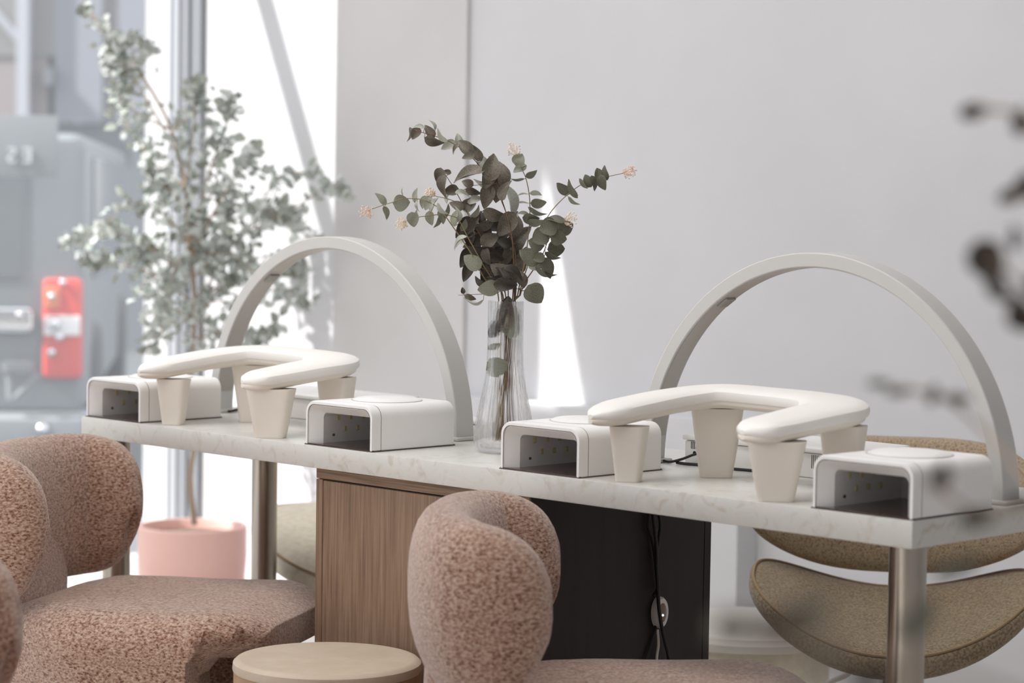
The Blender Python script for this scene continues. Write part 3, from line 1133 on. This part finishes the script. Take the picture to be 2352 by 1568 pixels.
sprig('slim dried branch with a single long silver leaf', [(1245, 1430), (1240, 1150), (1225, 950), (1200, 800)], [(1215, 700, 100, 250, 60, 'l'), (1240, 850, 60, 120, 60, 'l'), (1265, 890, 78, 190, 76, 'd'), (1185, 900, 55, 210, 120, 'd')], .02)
sprig('dried branch with small folded leaves leaning left', [(1150, 1430), (1080, 1150), (1000, 1000), (945, 910), (870, 770), (800, 640), (735, 535)],
      [(680, 530, 75, 110, 76, 'd'), (740, 505, -15, 64, 36, 'd'), (702, 605, 78, 165, 64, 'd'), (770, 645, 12, 115, 74, 'd'), (855, 660, 0, 105, 34, 'l'), (935, 655, -20, 115, 54, 'd'), (900, 740, 35, 130, 64, 'd'), (955, 712, 22, 125, 54, 'l'), (812, 755, -30, 115, 64, 'd'), (955, 805, 50, 110, 34, 'l')], .02)
sprig('green eucalyptus branch reaching furthest left, ending in a pink blossom', [(1160, 1430), (1040, 1330), (930, 1130), (870, 1040), (780, 910), (700, 800), (640, 750), (560, 715), (480, 705), (400, 708), (340, 730), (260, 755), (160, 790)],
      [(400, 738, 5, 118, 112, 'g'), (248, 705, -58, 115, 42, 'g'), (288, 808, -65, 95, 36, 'g'), (503, 680, 85, 105, 36, 'g'), (560, 730, 70, 95, 42, 'g'), (598, 742, 60, 100, 64, 'l'), (640, 745, 70, 125, 36, 'l'), (403, 655, -75, 55, 9, 'g'), (512, 765, 80, 66, 20, 'l'), (740, 800, 70, 110, 26, 'g'), (700, 790, -60, 110, 30, 'l'), (830, 1010, 20, 120, 28, 'l')], -.05, (135, 805, 42), 'stem_g', fm='flower_p')
sprig('green eucalyptus branch below it on the left with a cream blossom', [(1120, 1430), (1010, 1200), (900, 1000), (830, 868), (770, 835), (680, 826), (590, 836), (520, 846), (430, 872)],
      [(485, 862, -80, 108, 76, 'g'), (612, 852, -85, 104, 58, 'g'), (678, 882, 75, 95, 26, 'g'), (702, 842, -70, 104, 46, 'g'), (795, 850, 90, 120, 46, 'g'), (832, 822, 80, 114, 32, 'l'), (515, 812, -80, 56, 20, 'l'), (870, 905, 60, 90, 40, 'g')], -.02, (395, 895, 40), 'stem_g')
sprig('thin bare branch with a small cream blossom among the left leaves', [(1150, 1430), (1060, 1180), (950, 910), (900, 810), (850, 752), (760, 712), (650, 685)], [(748, 682, 80, 115, 24, 'l'), (910, 770, 20, 110, 50, 'l'), (600, 730, -60, 90, 40, 'g')], .04, (614, 665, 34), 'stem_g')
sprig('upright green eucalyptus branch with a cream blossom at the top', [(1270, 1430), (1330, 1150), (1352, 960), (1362, 860), (1360, 700), (1336, 565), (1310, 500), (1285, 440), (1262, 385)],
      [(1280, 412, 60, 98, 84, 'g'), (1286, 476, 20, 108, 58, 'g'), (1376, 526, 15, 94, 40, 'g'), (1270, 562, 5, 98, 14, 'g'), (1408, 665, 0, 88, 36, 'g'), (1305, 668, -5, 88, 12, 'g'), (1428, 740, 0, 118, 58, 'g'), (1300, 733, -8, 108, 14, 'g'), (1410, 812, -35, 145, 26, 'g'), (1310, 815, -5, 84, 26, 'g'), (1370, 858, -10, 124, 64, 'g'), (1408, 888, -10, 130, 46, 'g')], .05, (1240, 342, 48), 'stem_g')
sprig('green eucalyptus branch reaching furthest right with a pink blossom', [(1285, 1430), (1350, 1200), (1430, 1000), (1475, 880), (1540, 780), (1640, 680), (1760, 595), (1900, 552), (2065, 515)],
      [(1612, 632, -35, 124, 60, 'v'), (1675, 638, -55, 146, 36, 'v'), (1684, 730, -48, 98, 20, 'g'), (1762, 595, -55, 94, 22, 'g'), (1797, 573, -60, 100, 62, 'v'), (1848, 585, -65, 108, 44, 'v'), (1882, 522, -70, 95, 62, 'v'), (1925, 514, -70, 108, 40, 'v'), (1900, 585, -80, 114, 62, 'v'), (1400, 1150, 45, 90, 36, 'v')], -.03, (2108, 505, 42), 'stem_g', fm='flower_p')
sprig('green eucalyptus branch with a dense round cluster on the right', [(1290, 1430), (1400, 1220), (1460, 1120), (1500, 1020), (1560, 930), (1620, 880)],
      [(1558, 860, -12, 140, 46, 'v'), (1500, 918, 20, 130, 116, 'v'), (1572, 940, 0, 150, 138, 'v'), (1632, 922, 30, 118, 96, 'v'), (1578, 1000, -10, 118, 96, 'v'), (1440, 992, 30, 128, 116, 'v'), (1410, 1042, -20, 118, 96, 'v'), (1560, 1082, 5, 124, 104, 'v'), (1527, 1142, -35, 115, 34, 'v'), (1360, 1140, -35, 170, 108, 'v'), (1495, 1222, -62, 158, 84, 'v'), (1475, 1272, -32, 155, 30, 'v'), (1402, 1212, 10, 96, 60, 'g'), (1430, 1150, 20, 88, 62, 'v')], -.06, (1664, 862, 48), 'stem')
sprig('dark dried branch filling the left middle of the bunch', [(1180, 1430), (1120, 1250), (1050, 1100), (980, 960), (930, 880)],
      [(872, 925, 50, 190, 110, 'k'), (932, 880, 40, 130, 84, 'd'), (1000, 850, 100, 110, 56, 'k'), (1030, 890, 25, 190, 60, 'd'), (1105, 830, -20, 190, 84, 'd'), (890, 982, 25, 130, 54, 'l'), (985, 985, 25, 190, 140, 'k'), (1062, 1012, 30, 150, 108, 'd'), (820, 1040, 30, 96, 32, 'l'), (1000, 1100, -8, 220, 90, 'k'), (930, 1050, 10, 140, 80, 'k'), (1040, 1200, -20, 160, 100, 'k')] + fill(9, 860, 1100, 860, 1260, 'kddk'), .01)
sprig('dark dried branch filling the right middle of the bunch', [(1255, 1430), (1260, 1250), (1250, 1100), (1200, 960), (1190, 900)],
      [(1180, 930, 60, 230, 120, 'd'), (1280, 1010, 58, 260, 120, 'd'), (1130, 1060, 70, 200, 100, 'd'), (1110, 1140, 60, 160, 90, 'k'), (1272, 1180, 84, 260, 78, 'd'), (1165, 1100, 30, 130, 66, 'l'), (1230, 1200, 60, 130, 90, 'k'), (1080, 900, 0, 180, 90, 'k'), (1180, 1180, 20, 150, 90, 'k'), (1310, 1150, 70, 180, 90, 'd')] + fill(9, 1080, 1330, 900, 1300, 'kddl'), .05)
sprig('short dried branch with leaves resting on the vase rim', [(1200, 1430), (1180, 1380), (1150, 1320), (1140, 1280)],
      [(1160, 1270, -42, 230, 130, 'd'), (930, 1182, -32, 150, 96, 'g'), (980, 1330, -35, 95, 42, 'k'), (1052, 1378, 12, 158, 98, 'g'), (1180, 1350, 0, 170, 90, 'k'), (1300, 1290, -80, 170, 54, 'd'), (1300, 1330, -60, 95, 54, 'd'), (1210, 1290, 40, 160, 90, 'k'), (1100, 1330, 10, 150, 80, 'k')] + fill(5, 1000, 1300, 1180, 1340, 'kd'), -.02)
sprig('low side twig with one round veined leaf right of the rim', [(1270, 1430), (1300, 1400), (1340, 1392)], [(1400, 1420, -52, 155, 132, 'v')], -.06)
sprig('thin twig lying level across the vase rim to the left', [(1180, 1432), (1100, 1420), (1000, 1422), (900, 1426), (822, 1430)], [(860, 1395, -80, 48, 32, 'k'), (915, 1448, -20, 86, 42, 'd'), (950, 1490, 20, 125, 18, 'l')], -.06, rad=.0008)
# leaves still on their stems inside the vase
inner = thing('eucalyptus_branch', (vx_, vy_, .7503 + .02), 'branch whose broad leaves press against the inside of the vase', 'branch', 'eucalyptus branches in the glass vase')
ib = Vector((vx_, vy_, .7503 + .02))
q0 = ib.copy()
P = [ib + AR * .004, ib + Vector((0, 0, .08)), ib + Vector((0, 0, .16)) + AR * .004, ib + Vector((0, 0, .235)) + AR * .006]
MB().tube([p - ib for p in smooth_path(P, 16)], .0014, 6).build('stem', M['stem'], inner)
for (x, y, ang, ln, wd_, ty) in ((1168, 725, 90, 92, 56, 'd'), (1158, 720, 80, 80, 40, 'k'), (1176, 745, 92, 70, 40, 'g'), (1140, 750, 60, 60, 30, 'k'), (1143, 842, 12, 54, 52, 'g'), (1136, 795, 20, 34, 16, 'g')):
    a = math.radians(ang)
    dirv = (AR * math.cos(a) + AU * math.sin(a)).normalized()
    L = ln * VT / FPX
    c = at(x, y, VT - .012)
    me = leaf_mesh('in' + ty, M[MK[ty]], .85, .05, .02, 1, 10, 7)
    put_leaf(me, inner, ib, c - dirv * L / 2, dirv, .1, L, wd_ / ln / .85)
# short leaf stalks joining leaves to their stems (one mesh per branch, a child of its stem)
by = {}
for (root, ft, q, e1, sm) in STK:
    by.setdefault(root.name, (root, ft, sm, []))[3].append((q, e1))
for k, (root, ft, sm, L) in by.items():
    mb = MB()
    for q, e1 in L:
        mb.tube([q - ft, q.lerp(e1, .5) - ft, e1 - ft], .0005, 4)
    mb.build('leaf_stalks', M[sm], root)

# ------------------------------------------------------------------ pink boucle chairs
def boucle_chair():
    r = empty('boucle_chair', (0, 0, 0))
    # backrest: thick U-shaped roll, facing +X, wings to +/-Y
    N, K = 72, 28
    rings = []
    for i in range(N + 1):
        s = -1 + 2 * i / N
        a = s * math.radians(112)
        cx_, cy_ = -.082 * math.cos(a), .205 * math.sin(a)
        if abs(s) > .62:
            q = (abs(s) - .62) / .38
            cx_ += .055 * q
        # tangent
        e_ = .001
        s2 = s + e_
        a2 = s2 * math.radians(112)
        c2 = Vector((-.082 * math.cos(a2) + (.055 * (abs(s2) - .62) / .38 if abs(s2) > .62 else 0), .205 * math.sin(a2), 0))
        tng = (c2 - Vector((cx_, cy_, 0))).normalized()
        nrm = Vector((tng.y, -tng.x, 0))
        k = max(1 - abs(s) ** 7, 0.0004) ** .45
        hh_ = .138 * k
        tk = .056 * (max(1 - abs(s) ** 6, .001) ** .5)
        zc_ = .596 - .004 * abs(s) ** 2
        ring = []
        for j in range(K):
            b = 2 * math.pi * j / K
            q_ = Vector((cx_, cy_, zc_)) + nrm * tk * cc(math.cos(b), .75) * (1 + .12 * math.sin(b)) + Vector((0, 0, 1)) * hh_ * cc(math.sin(b), .85)
            dn = min(0, math.sin(b))
            q_.x = (q_.x + .03) * (1 + .28 * dn * dn * (1 if q_.x < -.03 else -1) * (-1)) - .03 if False else q_.x * (1 - .22 * dn * dn)
            ring.append(q_)
        rings.append(ring)
    MB().loft(rings).build('backrest', M['boucle'], r)
    # neck between seat and backrest
    rr = []
    for (z, xw, yw, xo) in ((.34, .05, .17, -.04), (.40, .05, .15, -.055), (.44, .045, .14, -.065), (.50, .042, .15, -.065), (.56, .038, .16, -.065)):
        rr.append([Vector((xo + xw * cc(math.cos(2 * math.pi * j / 32), .5), yw * cc(math.sin(2 * math.pi * j / 32), .5), z)) for j in range(32)])
    nk = MB().loft(rr).build('neck', M['boucle'], r)
    pp = [V(-.055, -.152, .38), V(-.06, -.147, .43), V(-.065, -.148, .48), V(-.065, -.153, .52)]
    MB().tube(smooth_path(pp, 12), .0025, 6).build('seam', M['cream_leg'], nk)
    # saddle seat: upside-down U swept from back to front, sides fall to the floor
    nx, ny = 26, 40

    def seat_pt(u, s, off):
        # u 0..1 back to front, s -1..1 across
        x = -.10 + .585 * u
        half = .15 + .10 * math.sin(math.pi / 2 * min(1, u * 2.1)) ** 1.5
        half *= 1.0 if u < .8 else 1 - .24 * ((u - .8) / .2) ** 2
        rad_ = .062
        drop = .40
        arc = half - rad_
        total = arc + rad_ * math.pi / 2 + drop
        d = abs(s) * total
        dip = -.012 * math.sin(math.pi * u) - (.035 * ((u - .82) / .18) ** 2 if u > .82 else 0)
        top = .476 + dip - .075 * max(0, 1 - u / .34) ** 2
        if d <= arc:
            y, zq, ny_, nz_ = d, top, 0, 1
        elif d <= arc + rad_ * math.pi / 2:
            f = (d - arc) / rad_
            y = arc + rad_ * math.sin(f)
            zq = top - rad_ + rad_ * math.cos(f)
            ny_, nz_ = math.sin(f), math.cos(f)
            x = min(x, .485 - .12 * max(0, f / (math.pi / 2) - .55) / .45)
        else:
            f = (d - arc - rad_ * math.pi / 2) / drop
            y = half - .02 * math.sin(math.pi * f * .8) * 1.0
            zq = (top - rad_) * (1 - f) + .005 * f
            ny_, nz_ = 1, 0
            # the side leg is narrower than the seat: cut back at the front
            x = min(x, .365)
        sg_ = -1 if s < 0 else 1
        return Vector((x, sg_ * (y - off * ny_), zq - off * nz_))
    outer, inner_ = [], []
    for i in range(nx + 1):
        u = i / nx
        outer.append([seat_pt(u, -1 + 2 * j / ny, 0) for j in range(ny + 1)])
        inner_.append([seat_pt(u, -1 + 2 * j / ny, .055) for j in range(ny + 1)])
    vs, fs = [], []
    W_ = ny + 1
    for g in (outer, inner_):
        for row in g:
            vs += row
    n1 = (nx + 1) * W_
    for i in range(nx):
        for j in range(ny):
            a = i * W_ + j
            fs.append((a, a + 1, a + W_ + 1, a + W_))
            fs.append((n1 + a, n1 + a + W_, n1 + a + W_ + 1, n1 + a + 1))
    for i in (0, nx):
        for j in range(ny):
            a = i * W_ + j
            fs.append((a, a + 1, n1 + a + 1, n1 + a))
    for j in (0, ny):
        for i in range(nx):
            a = i * W_ + j
            fs.append((a, a + W_, n1 + a + W_, n1 + a))
    st = mk('seat', vs, fs, M['boucle'], r, smooth=True)
    bv = st.modifiers.new('round', 'BEVEL')
    bv.width = .022
    bv.segments = 4
    bv.limit_method = 'ANGLE'
    bv.angle_limit = math.radians(50)
    return r


bc = boucle_chair()
ANG = math.radians(38)
F_ = Vector((math.cos(ANG), math.sin(ANG), 0))
c1 = at(226, 1150, 4.45); c1.z = 0
A1 = math.radians(30)
bc.location = c1 - Vector((math.cos(A1), math.sin(A1), 0)) * .09
bc.rotation_euler = (0, 0, A1)
tag(bc, 'pink boucle chair with a rolled back, left, its whole seat in view', 'chair', 'pink boucle chairs in front of the table')
o = copy_thing(bc)
A2 = math.radians(42)
c2 = at(1285, 1300, 3.66); c2.z = 0
o.location = c2 - Vector((math.cos(A2), math.sin(A2), 0)) * .09
o.rotation_euler = (0, 0, A2)
tag(o, 'pink boucle chair with a rolled back, tucked in before the brown cabinet', 'chair', 'pink boucle chairs in front of the table')
o = copy_thing(bc)
c3 = at(-190, 1700, 3.05); c3.z = 0
o.location = c3 - F_ * .02
o.rotation_euler = (0, 0, ANG)
tag(o, 'pink boucle chair cut off by the bottom left corner of the picture', 'chair', 'pink boucle chairs in front of the table')

# ------------------------------------------------------------------ beige drum stool
sc_ = atZ(752, 1510, .424)
stl = thing('drum_stool', (sc_.x, sc_.y, 0), 'round beige leather drum stool between the two pink chairs', 'stool')
rs = .156
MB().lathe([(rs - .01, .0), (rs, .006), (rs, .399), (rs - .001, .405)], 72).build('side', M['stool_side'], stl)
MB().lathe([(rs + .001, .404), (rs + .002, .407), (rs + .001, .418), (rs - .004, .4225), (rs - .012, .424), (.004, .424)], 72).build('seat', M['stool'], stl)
# white round stool behind the table
ws = at(1712, 1430, 5.6)
zt = at(1712, 1427, 5.6).z
wst = thing('round_stool', (ws.x, ws.y, 0), 'low white round stool behind the dark side of the cabinet', 'stool')
MB().lathe([(.19, 0), (.195, .01), (.195, zt - .040)], 64).build('base', M['felt'], wst)
MB().lathe([(.195, zt - .039), (.215, zt - .036), (.22, zt - .018), (.214, zt - .004), (.20, zt), (.01, zt + .002)], 64).build('seat', M['white_seat'], wst)

# ------------------------------------------------------------------ taupe chairs behind the table
def taupe_chair(fabric_m, sad_=.10, top_=.028, tilt=(0, .17), zs=.385):
    """faces -Y in its own frame"""
    r = empty('knit_chair', (0, 0, 0))

    def bend(p):
        s = p.x / .285
        y = p.z * -1.0
        # p.x width, p.y height, p.z thickness
        zt_ = p.y
        if p.y > 0:
            zt_ = p.y + top_ * s * s * (p.y / .13)
        else:
            zt_ = p.y * (1 - .35 * abs(s) ** 2.5)
        return Vector((p.x, .10 - y * 1.0 - .13 * s * s + .1, .60 + zt_))
    superq(.285, .135, .048, .55, .72, bend).build('backrest', fabric_m, r)
    rim = []
    for j in range(96):
        om = 2 * math.pi * j / 96
        p = Vector((.285 * .93 * cc(math.cos(om), .72), .135 * .90 * cc(math.sin(om), .72), -.028))
        q = bend(p)
        rim.append(q + Vector((0, -.002, 0)))
    MB().tube(rim, .0032, 6, closed=True).build('piping', M['piping'], r)

    def sad(p):
        s = p.x / .275
        zq = p.z + sad_ * s * s - .015 * (1 - (p.y / .2) ** 2) + tilt[0] * p.x + tilt[1] * p.y
        return Vector((p.x, p.y - .03 + .05 * s * s, zs + zq))
    superq(.275, .205, .033, .5, .8, sad).build('seat', M['felt'] if fabric_m == M['felt'] else M['knit2'], r)
    rim = []
    for j in range(96):
        om = 2 * math.pi * j / 96
        p = Vector((.275 * .97 * cc(math.cos(om), .8), .205 * .97 * cc(math.sin(om), .8), .017))
        rim.append(sad(p) + Vector((0, 0, .004)))
    MB().tube(rim, .003, 6, closed=True).build('piping', M['piping'], r)
    MB().box(-.008, .008, .19, .20, .33, .62, .002).build('back_support', M['seam'], r)
    MB().tube(smooth_path([V(0, .195, .34), V(0, .16, .325), V(0, .05, .33)], 10), .009, 8).build('back_bracket', M['steel'], r)
    MB().lathe([(.022, .03), (.022, .335), (.06, .345), (.06, .352)], 24).build('post', M['steel'], r)
    bs = MB().lathe([(.20, 0), (.205, .004), (.20, .012), (.05, .022), (.024, .032)], 48).build('base', M['steel'], r)
    return r


M['knit2'] = fabric('taupe_seat_cloth', [(120, 104, 84), (156, 140, 116)], [0.4, 0.6], 200, (1, 1, 1), 0.3, 0.3)
ch = taupe_chair(M['knit'])
p = at(2052, 1300, 4.62)
face = math.atan2(CAM.y - p.y, CAM.x - p.x) + math.pi / 2
ch.location = (p.x, p.y, 0)
ch.rotation_euler = (0, 0, face)
tag(ch, 'taupe knitted chair with a scooped seat, behind the right end of the table', 'chair')
ch2 = taupe_chair(M['felt'], -.035, -.03, (-.20, .08), .462)
p = at(822, 1225, 5.36)
ch2.location = (p.x, p.y, 0)
ch2.rotation_euler = (0, 0, face - 1.2)
tag(ch2, 'cream felt chair with a rounded seat, seen left of the brown cabinet', 'chair')
# wall outlet low on the back wall
wo = atY(1950, 1352, YB)
sk = thing('wall_outlet', (wo.x, YB - .001, wo.z), 'small dark outlet box low on the white wall behind the taupe chair', 'outlet')
MB().box(-.035, .035, -.02, 0, -.02, .01, .002).build('box', M['alu_dark'], sk)
MB().box(-.03, .03, -.022, -.019, -.016, .006, .001).build('cover', M['black'], sk)
# small grey speaker on the sunlit wall seen under the arch
gb = atY(683, 610, YB)
gs = thing('wall_speaker', (gb.x, YB - .001, gb.z), 'small grey box on the sunlit wall, seen through the left arch lamp', 'speaker')
MB().box(-.03, .03, -.05, 0, -.035, .035, .004).build('housing', mat('olive_grey_plastic', (128, 130, 118), .5), gs)
MB().box(-.024, .024, -.052, -.049, -.02, .03, .002).build('grille', mat('grey_grille', (100, 104, 100), .6), gs)
# pale bent tube of a chair base on the right, with a cable
tbx = [at(1962, 1510, 4.9), at(1950, 1545, 4.9), at(1915, 1562, 4.85), at(1880, 1580, 4.8)]
o = MB().tube([q - tbx[0] for q in smooth_path(tbx, 20)], .006, 8).build('foot_rail', M['steel'], loc=tbx[0])
o.parent = ch
o.matrix_parent_inverse = ch.matrix_world.inverted()
bpy.context.view_layer.update()
o.matrix_parent_inverse = ch.matrix_world.inverted()

# ------------------------------------------------------------------ blurred plant in front of the lens, right
FT = 1.5
fb = at(2600, 2300, FT)
fp = thing('plant_pot', (fb.x, fb.y, 0), 'pale pot of the plant nearest the camera, beyond the right picture edge', 'pot')
MB().lathe([(.09, 0), (.10, .01), (.115, .22), (.11, .225), (.10, .22), (.095, .19), (.01, .19)], 48).build('pot_body', M['plastic'], fp)
ft_ = thing('foreground_plant', (fb.x, fb.y, .19), 'dark out-of-focus leafy plant close to the camera at the right edge', 'plant')
f0 = Vector((fb.x, fb.y, .19))
fbr = [
    [(2700, 1700, 0), (2560, 1100, 0), (2420, 760, 0), (2330, 640, 0), (2270, 590, 0)],
    [(2560, 1100, 0), (2480, 700, .05), (2380, 470, .05), (2320, 450, .05)],
    [(2480, 700, .05), (2430, 400, .05), (2350, 270, .05), (2240, 250, .05)],
    [(2640, 1500, 0), (2420, 1180, -.05), (2250, 1180, -.05), (2140, 1110, -.05)],
    [(2420, 1180, -.05), (2280, 1010, .1), (2160, 910, .1), (2050, 895, .1)],
    [(2700, 1900, 0), (2350, 1600, -.3), (1980, 1530, -.5), (1760, 1460, -.5), (1640, 1440, -.5)],
]
k0 = at(2700, 2200, FT)
MB().tube([p_ - f0 for p_ in smooth_path([f0, at(2720, 2700, FT + .02), at(2700, 1900, FT), at(2560, 1100, FT), at(2480, 700, FT + .05)], 30)], .006, 8).build('stem', M['bark'], ft_)
for b in fbr:
    pth = smooth_path([at(x, y, FT + d_) for x, y, d_ in b], 20)
    MB().tube([p_ - f0 for p_ in pth], .0016, 6).build('branch', M['bark'], ft_)
fl = [(2268, 600, -60, 88, 78, 'f', 0), (2292, 665, -50, 60, 40, 'f', 0), (2340, 700, -50, 60, 30, 'f', 0), (2238, 255, 10, 60, 36, 'f', .05), (2345, 278, 80, 56, 44, 'f', .05),
      (2330, 445, 20, 70, 34, 'f', .05), (2352, 425, 60, 60, 44, 'f', .05), (2330, 545, 90, 50, 26, 'f', .05), (2400, 640, 40, 80, 60, 'f', 0), (2350, 730, -40, 70, 60, 'f', 0),
      (2068, 897, 5, 56, 22, 'f', .1), (2142, 905, 70, 44, 24, 'f', .1), (2200, 915, 0, 60, 26, 't', .1), (2020, 880, 0, 50, 20, 't', .1), (2160, 1095, 60, 60, 42, 'f', -.05),
      (2250, 1185, 10, 80, 40, 'f', -.05), (2340, 1150, 20, 70, 26, 'f', -.05), (2200, 1300, 20, 110, 34, 't', -.05), (1700, 1448, 5, 120, 50, 't', -.5), (1790, 1450, -10, 120, 70, 'f', -.5),
      (1860, 1400, 20, 110, 60, 't', -.5), (1900, 1500, 60, 90, 60, 't', -.5), (2000, 1562, 20, 110, 60, 'k', -.5), (1680, 1420, 0, 80, 34, 't', -.5), (2110, 1420, 50, 100, 60, 't', -.1)]
M['leaf_ft'] = leaf_mat('foreground_pale_leaf', (112, 110, 98), (140, 138, 126))
for i, (x, y, ang, ln, wd_, ty, d_) in enumerate(fl):
    a = math.radians(ang)
    dirv = (AR * math.cos(a) + AU * math.sin(a)).normalized()
    t_ = FT + d_
    L = ln * 1.25 * t_ / FPX
    mtl = {'f': M['leaf_f'], 't': M['leaf_ft'], 'k': M['leaf_k']}[ty]
    me = leaf_mesh('fg' + ty, mtl, .8, .2, .1, 1, 8, 5)
    put_leaf(me, ft_, f0, at(x, y, t_) - dirv * L / 2, dirv, .2, L, min(1.3, wd_ / ln / .8))
